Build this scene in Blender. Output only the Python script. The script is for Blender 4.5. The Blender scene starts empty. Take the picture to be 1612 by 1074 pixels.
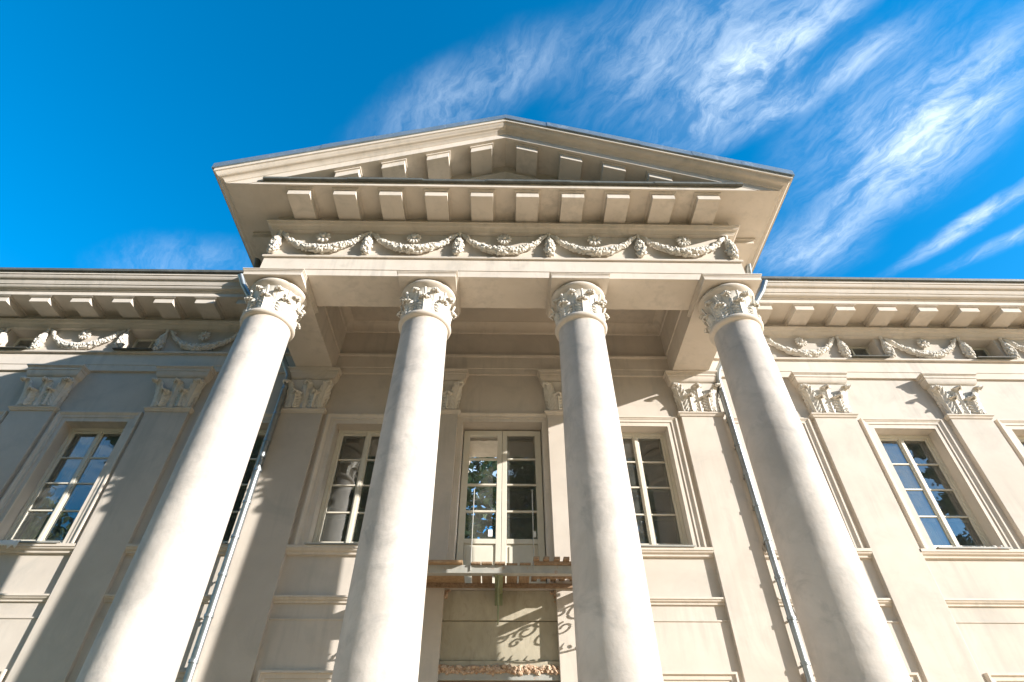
import bpy, math, random
from mathutils import Vector, Matrix
R = math.radians
S = bpy.context.scene
C = S.collection
PI = math.pi

# ------------------------------------------------------------------ camera
cam = bpy.data.cameras.new("Camera"); co = bpy.data.objects.new("Camera", cam); C.objects.link(co)
co.location = (0.05, -10.7, 1.6)
co.rotation_euler = (R(90 + 42.18), 0, R(-0.876))
cam.sensor_width = 36; cam.lens = 897.34 / 1612 * 36
cam.clip_start = 0.05; cam.clip_end = 3000
S.camera = co
S.view_settings.view_transform = 'Standard'; S.view_settings.look = 'None'
S.view_settings.gamma = 1; S.view_settings.exposure = 1.68

# ------------------------------------------------------------------ sun and sky
SUN = Vector((2.0, -1.0, 0.80)).normalized()
elev = math.asin(SUN.z); azim = math.atan2(SUN.x, SUN.y)
sl = bpy.data.lights.new("Sun", 'SUN'); so = bpy.data.objects.new("Sun", sl); C.objects.link(so)
sl.energy = 3.35; sl.angle = R(0.5); sl.color = (1.0, 0.945, 0.885)
so.rotation_euler = (-SUN).to_track_quat('-Z', 'Y').to_euler()

W = bpy.data.worlds.new("World"); S.world = W; W.use_nodes = True
nt = W.node_tree; N = nt.nodes; L = nt.links
N.clear()
def nd(tree, typ, **kw):
    n = tree.nodes.new(typ)
    for k, v in kw.items():
        if k in n.bl_rna.properties: setattr(n, k, v)
        else: n.inputs[k].default_value = v
    return n
def mth(tree, op, a, b=None, c=None, clamp=False):
    n = tree.nodes.new('ShaderNodeMath'); n.operation = op; n.use_clamp = clamp
    for i, v in enumerate((a, b, c)):
        if v is None: continue
        if isinstance(v, (int, float)): n.inputs[i].default_value = v
        else: tree.links.new(v, n.inputs[i])
    return n.outputs[0]
sky = N.new('ShaderNodeTexSky'); sky.sky_type = 'NISHITA'; sky.sun_disc = False
sky.sun_elevation = elev; sky.sun_rotation = azim; sky.altitude = 300; sky.air_density = 1.0
sky.dust_density = 0.3; sky.ozone_density = 2.5
hsv = nd(nt, 'ShaderNodeHueSaturation', Hue=0.492, Saturation=1.42, Value=1.23)
L.new(sky.outputs[0], hsv.inputs['Color'])
tc = N.new('ShaderNodeTexCoord')
sep = N.new('ShaderNodeSeparateXYZ'); L.new(tc.outputs['Generated'], sep.inputs[0])
zz = mth(nt, 'MAXIMUM', sep.outputs['Z'], 0.08)
px = mth(nt, 'DIVIDE', sep.outputs['X'], zz); py = mth(nt, 'DIVIDE', sep.outputs['Y'], zz)
# along the wind (a) and across it (b)
ca, sa = 0.55, -0.835
a_ = mth(nt, 'ADD', mth(nt, 'MULTIPLY', px, ca), mth(nt, 'MULTIPLY', py, sa))
b_ = mth(nt, 'ADD', mth(nt, 'MULTIPLY', px, -sa), mth(nt, 'MULTIPLY', py, ca))
def comb(x, y, z=0.0):
    n = N.new('ShaderNodeCombineXYZ')
    for i, v in enumerate((x, y, z)):
        if isinstance(v, (int, float)): n.inputs[i].default_value = v
        else: L.new(v, n.inputs[i])
    return n.outputs[0]
def noise(vec, scale, detail, rough, dist=0.0):
    n = nd(nt, 'ShaderNodeTexNoise', Scale=scale, Detail=detail, Roughness=rough, Distortion=dist)
    L.new(vec, n.inputs['Vector']); return n.outputs['Fac']
def shift(v, n, amt): return mth(nt, 'ADD', v, mth(nt, 'MULTIPLY', mth(nt, 'SUBTRACT', n, 0.5), amt))
warp = noise(comb(px, py), 3.0, 5, 0.6)
w1 = noise(comb(px, py, 3.0), 5.0, 4, 0.55); w2 = noise(comb(px, py, 7.0), 5.0, 4, 0.55)
w3 = noise(comb(px, py, 11.0), 19.0, 4, 0.6); w4 = noise(comb(px, py, 15.0), 19.0, 4, 0.6)
a_w = shift(shift(a_, w1, 0.20), w3, 0.012); b_w = shift(shift(b_, w2, 0.12), w4, 0.014)
n1 = noise(comb(mth(nt, 'MULTIPLY', a_w, 1.9), mth(nt, 'MULTIPLY', b_w, 4.4)), 3.0, 12, 0.64)
n2 = noise(comb(mth(nt, 'MULTIPLY', a_w, 3.2), mth(nt, 'MULTIPLY', b_w, 9.0), 4.0), 6.0, 12, 0.70)
n3 = noise(comb(mth(nt, 'MULTIPLY', a_w, 1.0), mth(nt, 'MULTIPLY', b_w, 2.0), 9.0), 2.6, 6, 0.6)
def sst(v, lo, hi):
    n = nd(nt, 'ShaderNodeMapRange'); n.interpolation_type = 'SMOOTHSTEP'
    n.inputs['From Min'].default_value = lo; n.inputs['From Max'].default_value = hi
    if isinstance(v, (int, float)): n.inputs['Value'].default_value = v
    else: L.new(v, n.inputs['Value'])
    return n.outputs['Result']
def bank(x0, y0, x1, y1, w, amp, soft=1.0):
    """soft elongated cloud bank between two points of the flat cloud layer"""
    cx, cy = (x0 + x1) / 2, (y0 + y1) / 2; ln = math.hypot(x1 - x0, y1 - y0) / 2
    ux, uy = (x1 - x0) / 2 / ln, (y1 - y0) / 2 / ln
    wx = mth(nt, 'ADD', px, mth(nt, 'MULTIPLY', mth(nt, 'SUBTRACT', n3, 0.5), 0.10))
    wy = mth(nt, 'ADD', py, mth(nt, 'MULTIPLY', mth(nt, 'SUBTRACT', warp, 0.5), 0.10))
    dx = mth(nt, 'SUBTRACT', wx, cx); dy = mth(nt, 'SUBTRACT', wy, cy)
    u = mth(nt, 'DIVIDE', mth(nt, 'ADD', mth(nt, 'MULTIPLY', dx, ux), mth(nt, 'MULTIPLY', dy, uy)), ln)
    v = mth(nt, 'DIVIDE', mth(nt, 'ADD', mth(nt, 'MULTIPLY', dx, -uy), mth(nt, 'MULTIPLY', dy, ux)), w)
    r = mth(nt, 'SQRT', mth(nt, 'ADD', mth(nt, 'MULTIPLY', u, u), mth(nt, 'MULTIPLY', v, v)))
    return mth(nt, 'MULTIPLY', sst(r, 1.25, 0.0), amp)
banks = [bank(.26, .57, .56, .24, .065, 1.0), bank(.10, .50, .50, .22, .13, .5),
         bank(.70, .76, .90, .28, .12, .8), bank(.62, .72, .80, .30, .22, .42), bank(.88, .86, 1.10, .54, .035, .85),
         bank(-.30, .56, .16, .34, .075, .42), bank(.50, .82, .82, .76, .10, .55),
         bank(-.95, .88, -.52, .82, .08, .28), bank(.36, .55, .68, .32, .045, .75), bank(.98, .86, 1.2, .66, .03, .6),
         bank(-2.2, -1.72, 2.2, -1.72, .45, 1.5)]
tot = banks[0]
for bk in banks[1:]: tot = mth(nt, 'ADD', tot, bk)
fil = mth(nt, 'ADD', mth(nt, 'MULTIPLY', n1, 0.66), mth(nt, 'MULTIPLY', n2, 0.34))
fil = sst(fil, 0.37, 0.70)
dens = mth(nt, 'MULTIPLY', tot, mth(nt, 'ADD', mth(nt, 'MULTIPLY', fil, 0.95), 0.12))
dens = mth(nt, 'MINIMUM', dens, 0.86)
mixc = N.new('ShaderNodeMix'); mixc.data_type = 'RGBA'
L.new(dens, mixc.inputs[0]); L.new(hsv.outputs[0], mixc.inputs[6])
mixc.inputs[7].default_value = (3.8, 4.5, 5.2, 1)
bg = N.new('ShaderNodeBackground'); bg.inputs[1].default_value = 0.085
L.new(mixc.outputs[2], bg.inputs[0])
wo = N.new('ShaderNodeOutputWorld'); L.new(bg.outputs[0], wo.inputs[0])

# ------------------------------------------------------------------ materials
def mat(name):
    m = bpy.data.materials.new(name); m.use_nodes = True
    return m, m.node_tree, m.node_tree.nodes['Principled BSDF']
def worldpos(t): return t.nodes.new('ShaderNodeNewGeometry').outputs['Position']
def tnoise(t, vec, scale, detail=6, rough=.6, dist=0.0):
    n = nd(t, 'ShaderNodeTexNoise', Scale=scale, Detail=detail, Roughness=rough, Distortion=dist)
    t.links.new(vec, n.inputs['Vector']); return n.outputs['Fac']
def ramp(t, fac, stops):
    n = t.nodes.new('ShaderNodeValToRGB'); e = n.color_ramp.elements
    while len(e) < len(stops): e.new(.5)
    for i, (p, c) in enumerate(stops): e[i].position = p; e[i].color = (*c, 1)
    t.links.new(fac, n.inputs[0]); return n.outputs[0]
def bump(t, b, height, strength, dist, chain=None):
    n = t.nodes.new('ShaderNodeBump'); n.inputs['Strength'].default_value = strength; n.inputs['Distance'].default_value = dist
    t.links.new(height, n.inputs['Height'])
    if chain is not None: t.links.new(chain, n.inputs['Normal'])
    t.links.new(n.outputs[0], b.inputs['Normal']); return n.outputs[0]
def surf(name, c0, c1, scale=.9, rough=.9, bstr=.25, bdist=.01, bscale=9, fine=70, blotch=None, spec=.25, metal=0.0, stretch=None, streak=None):
    m, t, b = mat(name)
    p = worldpos(t)
    if stretch:
        mp = t.nodes.new('ShaderNodeMapping'); mp.inputs['Scale'].default_value = stretch
        t.links.new(p, mp.inputs['Vector']); p = mp.outputs[0]
    f1 = tnoise(t, p, scale, 8, .62, .4)
    col = ramp(t, f1, [(.32, c0), (.68, c1)])
    if blotch:
        bc, bs, lo, hi = blotch
        f2 = tnoise(t, p, bs, 7, .68, .8)
        mk = ramp(t, f2, [(lo, (0, 0, 0)), (hi, (1, 1, 1))])
        mx = t.nodes.new('ShaderNodeMix'); mx.data_type = 'RGBA'
        t.links.new(mk, mx.inputs[0]); t.links.new(col, mx.inputs[6]); mx.inputs[7].default_value = (*bc, 1)
        col = mx.outputs[2]
    if streak:
        mp = t.nodes.new('ShaderNodeMapping'); mp.inputs['Scale'].default_value = (2.6, 2.6, .22); t.links.new(worldpos(t), mp.inputs['Vector'])
        f3 = mth(t, 'MULTIPLY', tnoise(t, mp.outputs[0], 2.4, 6, .6, .2), tnoise(t, worldpos(t), .55, 3, .5))
        mk = ramp(t, f3, [(.27, (0, 0, 0)), (.42, (.55, .55, .55))])
        mx = t.nodes.new('ShaderNodeMix'); mx.data_type = 'RGBA'
        t.links.new(mk, mx.inputs[0]); t.links.new(col, mx.inputs[6]); mx.inputs[7].default_value = (*streak, 1); col = mx.outputs[2]
    t.links.new(col, b.inputs['Base Color'])
    b.inputs['Roughness'].default_value = rough; b.inputs['Specular IOR Level'].default_value = spec
    b.inputs['Metallic'].default_value = metal
    ch = bump(t, b, tnoise(t, p, bscale, 4, .55), bstr, bdist)
    bump(t, b, tnoise(t, p, fine, 3, .6), bstr * .5, .003, ch)
    return m
M = {}
M['plaster'] = surf('plaster', (.475, .426, .366), (.57, .514, .445), .6, .92, .25, .008, 5, 60, ((.41, .385, .34), 1.1, .50, .82), streak=(.39, .365, .32))
M['column'] = surf('column_plaster', (.41, .378, .342), (.54, .50, .455), 1.5, .9, .5, .02, 5.0, 45, ((.33, .315, .295), 2.2, .50, .76), streak=(.36, .345, .32))
M['trim'] = surf('trim_plaster', (.54, .484, .41), (.625, .562, .485), 1.1, .9, .15, .005, 9, 80, ((.42, .39, .335), 1.8, .54, .86), streak=(.40, .37, .32))
M['orn'] = surf('ornament_plaster', (.57, .535, .47), (.65, .615, .55), 5, .85, .3, .004, 60, 160, ((.50, .45, .37), 14, .58, .8))
M['roof'] = surf('zinc_sheet', (.17, .23, .28), (.25, .31, .36), 1.5, .42, .15, .006, 4, 40, ((.45, .50, .54), 6, .55, .75), .5, .45)
M['flash'] = surf('weathered_flashing', (.07, .075, .066), (.13, .135, .12), 3, .6, .35, .01, 14, 90, ((.22, .23, .21), 25, .58, .7), .4)
M['zinc'] = surf('galvanised_zinc', (.28, .31, .32), (.40, .43, .44), 4, .45, .06, .004, 8, 60, None, .5, .85)
M['joinery'] = surf('cream_joinery', (.60, .565, .47), (.65, .615, .52), 3, .45, .05, .002, 20, 90, None, .4)
M['wood'] = surf('weathered_board', (.22, .15, .095), (.36, .26, .17), 3, .85, .5, .01, 10, 60, ((.17, .10, .055), 5, .5, .75), .2, 0, (8, 1.2, 8))
M['board'] = surf('chipboard', (.30, .20, .115), (.42, .30, .18), 14, .85, .5, .008, 30, 90, ((.22, .13, .07), 24, .5, .7), .2)
M['steel'] = surf('grey_painted_steel', (.27, .275, .25), (.37, .365, .33), 4, .65, .2, .004, 16, 90, ((.33, .16, .08), 6, .58, .74), .4)
M['green'] = surf('old_green_paint', (.20, .23, .13), (.30, .32, .20), 5, .6, .25, .004, 20, 90, ((.25, .14, .07), 11, .62, .78), .4)
M['iron'] = surf('black_iron', (.03, .03, .03), (.05, .05, .05), 6, .6, .1, .003, 30, 90, None, .4)
M['concrete'] = surf('raw_concrete', (.34, .31, .235), (.45, .41, .32), 1.8, .95, .4, .01, 7, 60, ((.25, .225, .17), 3.5, .52, .8), .2, 0, (1.6, 1.6, .7))
M['rubble'] = surf('broken_masonry', (.42, .28, .18), (.62, .50, .38), 22, .95, .9, .03, 30, 90, ((.30, .16, .09), 35, .5, .65), .2)
M['room'] = surf('room_wall', (.55, .53, .48), (.62, .60, .55), 1, .9, .1)
M['curtain'] = surf('white_curtain', (.70, .70, .66), (.78, .78, .74), 3, .9, .1)
M['plastic'] = surf('white_plastic_film', (.70, .70, .68), (.80, .80, .78), 8, .4, .5, .01, 20, 60)
M['gravel'] = surf('pale_gravel', (.80, .575, .35), (.88, .66, .43), .5, .95, .6, .03, 9, 60, ((.62, .48, .31), .3, .5, .8))
M['dark_grass'] = surf('bounce_damping_grass', (.035, .055, .018), (.07, .10, .035), .8, .95, .8, .03, 14, 70)  # dark ground cover added to soak up bounced light
M['leaf'] = surf('green_leaf', (.05, .08, .03), (.11, .155, .055), 1.3, .6, .1)
M['bark'] = surf('grey_bark', (.10, .08, .06), (.18, .15, .11), 4, .95, .8, .03, 9, 40)
M['paper'] = surf('white_paper', (.78, .78, .76), (.82, .82, .80), 3, .8, .05)
def glass():
    m, t, b = mat('window_glass'); t.nodes.remove(b); out = t.nodes['Material Output']
    p = worldpos(t)
    bm = t.nodes.new('ShaderNodeBump'); bm.inputs['Strength'].default_value = .12; bm.inputs['Distance'].default_value = .012
    t.links.new(tnoise(t, p, 2.3, 2, .5), bm.inputs['Height'])
    gl = nd(t, 'ShaderNodeBsdfGlossy', Roughness=.006); gl.inputs['Color'].default_value = (.92, .96, .98, 1)
    tr = t.nodes.new('ShaderNodeBsdfTransparent'); tr.inputs['Color'].default_value = (.84, .90, .86, 1)
    fr = nd(t, 'ShaderNodeFresnel', IOR=2.6)
    t.links.new(bm.outputs[0], gl.inputs['Normal']); t.links.new(bm.outputs[0], fr.inputs['Normal'])
    mx = t.nodes.new('ShaderNodeMixShader')
    t.links.new(fr.outputs[0], mx.inputs[0]); t.links.new(tr.outputs[0], mx.inputs[1]); t.links.new(gl.outputs[0], mx.inputs[2])
    df = nd(t, 'ShaderNodeBsdfDiffuse'); df.inputs['Color'].default_value = (.52, .53, .48, 1)
    veil = nd(t, 'ShaderNodeMapRange'); veil.inputs['From Min'].default_value = .3; veil.inputs['From Max'].default_value = .75  # patchy grey diffuse mixed into the glass to lift its blacks
    veil.inputs['To Min'].default_value = .05; veil.inputs['To Max'].default_value = .15
    t.links.new(tnoise(t, p, 3.0, 6, .65, .5), veil.inputs['Value'])
    m2 = t.nodes.new('ShaderNodeMixShader')
    t.links.new(veil.outputs[0], m2.inputs[0]); t.links.new(mx.outputs[0], m2.inputs[1]); t.links.new(df.outputs[0], m2.inputs[2])
    t.links.new(m2.outputs[0], out.inputs['Surface']); return m
M['glass'] = glass()

# ------------------------------------------------------------------ helpers
class MB:
    def __init__(s): s.v = []; s.f = []
    def add(s, vs, fs):
        o = len(s.v); s.v += [tuple(v) for v in vs]; s.f += [tuple(i + o for i in f) for f in fs]
    def box(s, x0, x1, y0, y1, z0, z1):
        vs = [(x, y, z) for z in (z0, z1) for y in (y0, y1) for x in (x0, x1)]
        s.add(vs, [(0, 2, 3, 1), (4, 5, 7, 6), (0, 1, 5, 4), (2, 6, 7, 3), (0, 4, 6, 2), (1, 3, 7, 5)])
    def hexa(s, a, b):          # a: 4 lower points, b: 4 upper points, same order
        s.add(list(a) + list(b), [(3, 2, 1, 0), (4, 5, 6, 7)] + [(i, (i + 1) % 4, (i + 1) % 4 + 4, i + 4) for i in range(4)])
    def strips(s, rows, closed=False):   # rows: list of equal-length point lists
        n = len(rows[0]); vs = [p for r in rows for p in r]; fs = []
        m = len(rows)
        for i in range(m if closed else m - 1):
            j = (i + 1) % m
            for k in range(n - 1): fs.append((i * n + k, i * n + k + 1, j * n + k + 1, j * n + k))
        s.add(vs, fs)
    def tube(s, pts, r, n=12, cap=True):
        pts = [Vector(p) for p in pts]; rows = []
        ref = Vector((0, 0, 1))
        for i, p in enumerate(pts):
            d = (pts[min(i + 1, len(pts) - 1)] - pts[max(i - 1, 0)]).normalized()
            u = d.cross(ref)
            if u.length < 1e-3: u = d.cross(Vector((0, 1, 0)))
            u.normalize(); w = d.cross(u)
            rr = r[i] if isinstance(r, (list, tuple)) else r
            rows.append([p + (u * math.cos(t) + w * math.sin(t)) * rr for t in (2 * PI * k / n for k in range(n + 1))])
        s.strips(rows)
        if cap:
            o = len(s.v) - len(rows) * (n + 1)
            s.f.append(tuple(range(o, o + n))); e = o + (len(rows) - 1) * (n + 1); s.f.append(tuple(range(e + n - 1, e - 1, -1)))
    def lathe(s, prof, n=64, cx=0, cy=0):
        s.strips([[(cx + r * math.cos(2 * PI * k / n), cy + r * math.sin(2 * PI * k / n), z) for k in range(n + 1)] for r, z in prof])
    def ball(s, c, r, seg=7, ring=5, rot=None):
        vs = []; fs = []
        rx, ry, rz = r if isinstance(r, (tuple, list)) else (r, r, r)
        for i in range(ring + 1):
            ph = PI * i / ring
            for k in range(seg):
                v = Vector((rx * math.sin(ph) * math.cos(2 * PI * k / seg), ry * math.sin(ph) * math.sin(2 * PI * k / seg), rz * math.cos(ph)))
                if rot is not None: v = rot @ v
                vs.append((c[0] + v.x, c[1] + v.y, c[2] + v.z))
        for i in range(ring):
            for k in range(seg): fs.append((i * seg + k, (i + 1) * seg + k, (i + 1) * seg + (k + 1) % seg, i * seg + (k + 1) % seg))
        s.add(vs, fs)
    def build(s, name, m, parent=None, loc=(0, 0, 0), smooth=None, bevel=0, merge=True):
        me = bpy.data.meshes.new(name); me.from_pydata(s.v, [], s.f); me.update()
        if merge:
            import bmesh
            bm = bmesh.new(); bm.from_mesh(me); bmesh.ops.remove_doubles(bm, verts=bm.verts, dist=1e-5)
            bmesh.ops.dissolve_degenerate(bm, edges=bm.edges, dist=1e-5)
            bmesh.ops.recalc_face_normals(bm, faces=bm.faces); bm.to_mesh(me); bm.free()
        if smooth is not None:
            for p in me.polygons: p.use_smooth = True
            me.set_sharp_from_angle(angle=R(smooth))
        me.materials.append(m if not isinstance(m, str) else M[m])
        o = bpy.data.objects.new(name, me); C.objects.link(o); o.location = loc
        if parent is not None: o.parent = parent
        if bevel:
            bv = o.modifiers.new('bevel', 'BEVEL'); bv.width = bevel; bv.segments = 2; bv.limit_method = 'ANGLE'; bv.angle_limit = R(40)
        return o
def empty(name, loc=(0, 0, 0)):
    o = bpy.data.objects.new(name, None); C.objects.link(o); o.location = loc; return o
def tag(o, label=None, cat=None, group=None, kind=None):
    if label: o['label'] = label
    if cat: o['category'] = cat
    if group: o['group'] = group
    if kind: o['kind'] = kind
    return o
def kids(o): return [c for c in bpy.data.objects if c.parent == o]
def copy_part(o, parent, loc, group=None):      # a part with its sub-parts
    c = o.copy(); C.objects.link(c); c.parent = parent; c.location = loc
    for k in kids(o):
        d = k.copy(); C.objects.link(d); d.parent = c
    return c
def usweep(mb, prof, x0=4.88, yf=-3.13, yb=0.0, closed=False):
    rows = [[(-(x0 + o), yb, z), (-(x0 + o), yf - o, z), (x0 + o, yf - o, z), (x0 + o, yb, z)] for o, z in prof]
    mb.strips(rows, closed)
def xsweep(mb, prof, xa, xb, y0=0.0, closed=False, n=1):
    rows = [[(xa + (xb - xa) * i / n, y0 - o, z) for i in range(n + 1)] for o, z in prof]
    mb.strips(rows, closed)
    if closed:
        k = len(mb.v) - len(prof) * (n + 1)
        mb.f.append(tuple(k + i * (n + 1) for i in range(len(prof)))); mb.f.append(tuple(k + i * (n + 1) + n for i in range(len(prof) - 1, -1, -1)))
def arc(o0, z0, o1, z1, n=6, kind='cyma'):
    """moulding curve between two profile points"""
    pts = []
    for i in range(n + 1):
        t = i / n
        if kind == 'cyma': pts.append((o0 + (o1 - o0) * t, z0 + (z1 - z0) * (t + .16 * math.sin(2 * PI * t))))
        elif kind == 'ovolo': pts.append((o0 + (o1 - o0) * math.sin(t * PI / 2), z0 + (z1 - z0) * (1 - math.cos(t * PI / 2))))
        else: pts.append((o0 + (o1 - o0) * (1 - math.cos(t * PI / 2)), z0 + (z1 - z0) * math.sin(t * PI / 2)))
    return pts

# ------------------------------------------------------------------ ground
g = MB(); g.box(-400, 400, -500, 300, -.4, 0); gr = g.build('ground', 'gravel'); tag(gr, kind='structure')
g = MB(); g.add([(-90, -60, .004), (-7.5, -60, .004), (-7.5, -1.2, .004), (-90, -1.2, .004)], [(0, 1, 2, 3)]); g.add([(-7.5, -90, .004), (120, -90, .004), (120, -17, .004), (-7.5, -17, .004)], [(0, 1, 2, 3)]); tag(g.build('bounce_damping_lawn', 'dark_grass'), kind='structure')  # unseen dark grass areas added to cut ground bounce onto the shaded walls

# ------------------------------------------------------------------ the building
P = empty('neoclassical_palace', (0, 0, 0))
tag(P, 'pale plastered neoclassical palace with a four column portico and pediment', 'palace')

PIL_R = [1.48, 4.5, 7.52, 10.62, 13.75, 16.85]; PIL_L = [-1.48, -4.5, -7.48, -10.47, -13.47, -16.5]
PIL = PIL_L + PIL_R
WIN = [3.0, 6.01, 9.04, 12.16, 15.3, -3.0, -5.87, -8.98, -11.97, -15.0]
ATT = [6.02, 9.07, 12.18, 15.3, -6.0, -9.02, -12.02, -15.0]
holes = [(x - .69, x + .69, 5.97, 8.75, .38) for x in WIN] + [(-.88, .88, 5.24, 8.83, .40)] + [(x - .44, x + .44, 10.745, 11.50, .36) for x in ATT]
holes.append((-1.08, 1.06, 2.3, 5.2, .12))
XL, XR = -21.0, 21.0
def wall_mesh():
    mb = MB()
    xs = sorted({XL, XR} | {h[0] for h in holes} | {h[1] for h in holes}); zs = sorted({0.0, 12.6} | {h[2] for h in holes} | {h[3] for h in holes})
    inh = lambda x, z: any(h[0] < x < h[1] and h[2] < z < h[3] for h in holes)
    for i in range(len(xs) - 1):
        for j in range(len(zs) - 1):
            if inh((xs[i] + xs[i + 1]) / 2, (zs[j] + zs[j + 1]) / 2): continue
            mb.add([(xs[i], 0, zs[j]), (xs[i + 1], 0, zs[j]), (xs[i + 1], 0, zs[j + 1]), (xs[i], 0, zs[j + 1])], [(0, 1, 2, 3)])
    for x0, x1, z0, z1, d in holes:
        p = [(x0, z0), (x1, z0), (x1, z1), (x0, z1)]
        for k in range(4):
            (a, b), (c, e) = p[k], p[(k + 1) % 4]
            mb.add([(a, 0, b), (c, 0, e), (c, d, e), (a, d, b)], [(3, 2, 1, 0)])
    return mb
wall_mesh().build('wall', 'plaster', P, merge=False)
# back shell so that no daylight enters from behind
b = MB(); b.box(XL, XR, 9.0, 9.3, 0, 13.2); b.box(XL - .3, XL, -.0, 9.3, 0, 13); b.box(XR, XR + .3, 0, 9.3, 0, 13)
b.build('rear_wall', 'plaster', P)
b = MB(); b.box(XL, XR, 5.2, 5.3, 0, 10.0); b.box(XL, XR, .45, 5.2, 9.25, 9.35); b.box(XL, XR, .45, 5.2, 5.1, 5.2); b.box(XL, XR, .40, 5.2, 12.2, 12.3)
b.build('interior', 'room', P)

# continuous architrave band and ledge on the wall (runs behind the portico too)
m = MB(); xsweep(m, [(-.02, 10.17), (.05, 10.17), (.05, 10.34), (.062, 10.345), (.062, 10.685), (.12, 10.69), (.125, 10.735), (-.02, 10.742)], XL, XR, closed=True)
m.build('architrave', 'trim', P)
# wing cornices
wing_prof = [(-.02, 11.50), (.07, 11.53), (.07, 11.555)] + arc(.08, 11.56, .19, 11.69, 6, 'cyma') + [(.21, 11.69), (.21, 11.717), (.06, 11.719), (.06, 11.965), (.80, 11.965), (.80, 12.085), (.83, 12.09), (.83, 12.115)] + arc(.84, 12.12, .92, 12.215, 6, 'ovolo') + [(.94, 12.22), (.94, 12.245)] + arc(.945, 12.25, 1.05, 12.45, 8, 'cyma') + [(1.065, 12.45), (1.065, 12.52), (-.02, 12.55)]
for xa, xb in ((XL, -4.9), (4.9, XR)):
    m = MB(); xsweep(m, wing_prof, xa, xb, closed=True); m.build('cornice', 'trim', P, smooth=28)
    m = MB(); xsweep(m, [(1.06, 12.525), (1.12, 12.53), (1.125, 12.60), (1.09, 12.61), (-2.0, 13.25), (-9.3, 13.4), (-9.3, 13.0), (-.3, 12.57)], xa, xb, closed=True)
    m.build('roof', 'flash', P)

# ---- modillions (brackets under the cornices)
def modillion_mesh(front=.74, back=.025, z0=11.785, z1=11.93, top=11.962):
    mb = MB(); h = .235
    mb.hexa([(-h, -front, z0), (h, -front, z0), (h, -back, z0 - .0), (-h, -back, z0 - .0)], [(-h, -front, z1), (h, -front, z1), (h, -back, z1), (-h, -back, z1)])
    mb.box(-h - .03, h + .03, -front - .03, -back, z1, z1 + .012); mb.box(-h - .045, h + .045, -front - .045, -back, z1 + .014, top)
    return mb
mod0 = modillion_mesh().build('modillion', 'trim', P, (7.565, 0, 0), bevel=.006)
xs = [7.565 + 1.05 * i for i in range(-2, 10) if i] + [-7.44 - 1.02 * i for i in range(-2, 10)]
for x in xs: copy_part(mod0, P, (x + random.uniform(-.006, .006), 0, 0)).rotation_euler.z = random.uniform(-.006, .006)
modp = modillion_mesh(.80, .025, 11.785, 11.945, 11.983).build('modillion', 'trim', P, (-4.5 * .951, -3.13, 0), bevel=.006)
for i in range(1, 10): copy_part(modp, P, ((i - 4.5) * .951, -3.13, 0))

# ------------------------------------------------------------------ portico entablature
AP, SL = 14.66, .385
m = MB(); usweep(m, [(-.84, 10.75), (-.86, 10.742), (-.86, 10.17), (0, 10.17), (0, 10.34), (.012, 10.345), (.012, 10.685), (.05, 10.69), (.055, 10.735), (0, 10.742), (0, 11.50), (-.84, 11.50)], closed=True)
m.build('architrave', 'trim', P)
m = MB(); usweep(m, [(-.05, 11.50), (.07, 11.53), (.07, 11.555)] + arc(.08, 11.56, .19, 11.685, 6, 'cyma') + [(.205, 11.685), (.205, 11.71), (.06, 11.712), (.06, 11.985), (.897, 11.985), (.897, 12.10), (-.1, 12.14)])
m.build('cornice', 'trim', P, smooth=28)
# inner face, cove and coffered ceiling
cove = [(0, 10.742), (.03, 10.745), (.03, 10.80), (.0, 10.81), (0, 11.53), (.03, 11.54), (.03, 11.56)] + arc(.035, 11.565, .2, 11.78, 6, 'cavetto') + [(.2, 11.80)]
m = MB(); usweep(m, [(-.86 - o, z) for o, z in cove], yb=0); xsweep(m, cove[4:], -4.02, 4.02)
m.build('ceiling_cove', 'trim', P, smooth=28)
m = MB(); m.box(-4.0, 4.0, -2.25, -.02, 11.79, 11.85); m.build('ceiling', 'plaster', P)
# thicker block of soffit where the eaves meet the wings
for s in (-1, 1):
    m = MB(); xa, xb = sorted((s * 4.95, s * 5.62)); m.box(xa, xb, -2.76, -.05, 11.83, 11.92)
    m.box(min(xa, s * 4.95), max(xb, s * 5.66) if s > 0 else xb, -2.80, -.05, 11.922, 11.984)
    m.build('soffit_block', 'trim', P, bevel=.006)
# raking cornice
def rake(mb, prof, clip=None):
    for s in (-1, 1):
        mb.strips([[(0, -3.13 - o, AP + dz), (s * (4.88 + o), -3.13 - o, AP - SL * (4.88 + o) + dz)] for o, dz in prof])
cyma = [(.905, -.445)] + arc(.925, -.435, 1.10, -.255, 10, 'cyma') + [(1.13, -.25), (1.13, -.17), (.6, -.168)]
m = MB(); rake(m, cyma); m.build('raking_cornice', 'trim', P, smooth=30)
m = MB()
for s in (-1, 1):
    zb = 11.986; xk = (AP - .62 - zb) / SL; yk = -3.13 - .905
    m.add([(0, yk, AP - .62), (s * xk, yk, zb), (s * 5.782, yk, zb), (s * 5.785, yk, AP - SL * 5.785 - .445), (0, yk, AP - .445)], [(0, 1, 2, 3, 4)])
    for o0, z0, o1, z1 in ((.905, -.62, .16, -.62), (.16, -.62, .16, -.93), (.16, -.93, .215, -.93), (.215, -.93, .215, -.955), (.215, -.955, .10, -1.06), (.1, -1.06, 0, -1.07)):
        x1 = min(4.95, (AP + min(z0, z1) - 12.17) / SL)
        m.add([(0, -3.13 - o0, AP + z0), (s * x1, -3.13 - o0, AP - SL * x1 + z0), (s * x1, -3.13 - o1, AP - SL * x1 + z1), (0, -3.13 - o1, AP + z1)], [(0, 1, 2, 3)])
m.build('raking_corona', 'trim', P)
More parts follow.
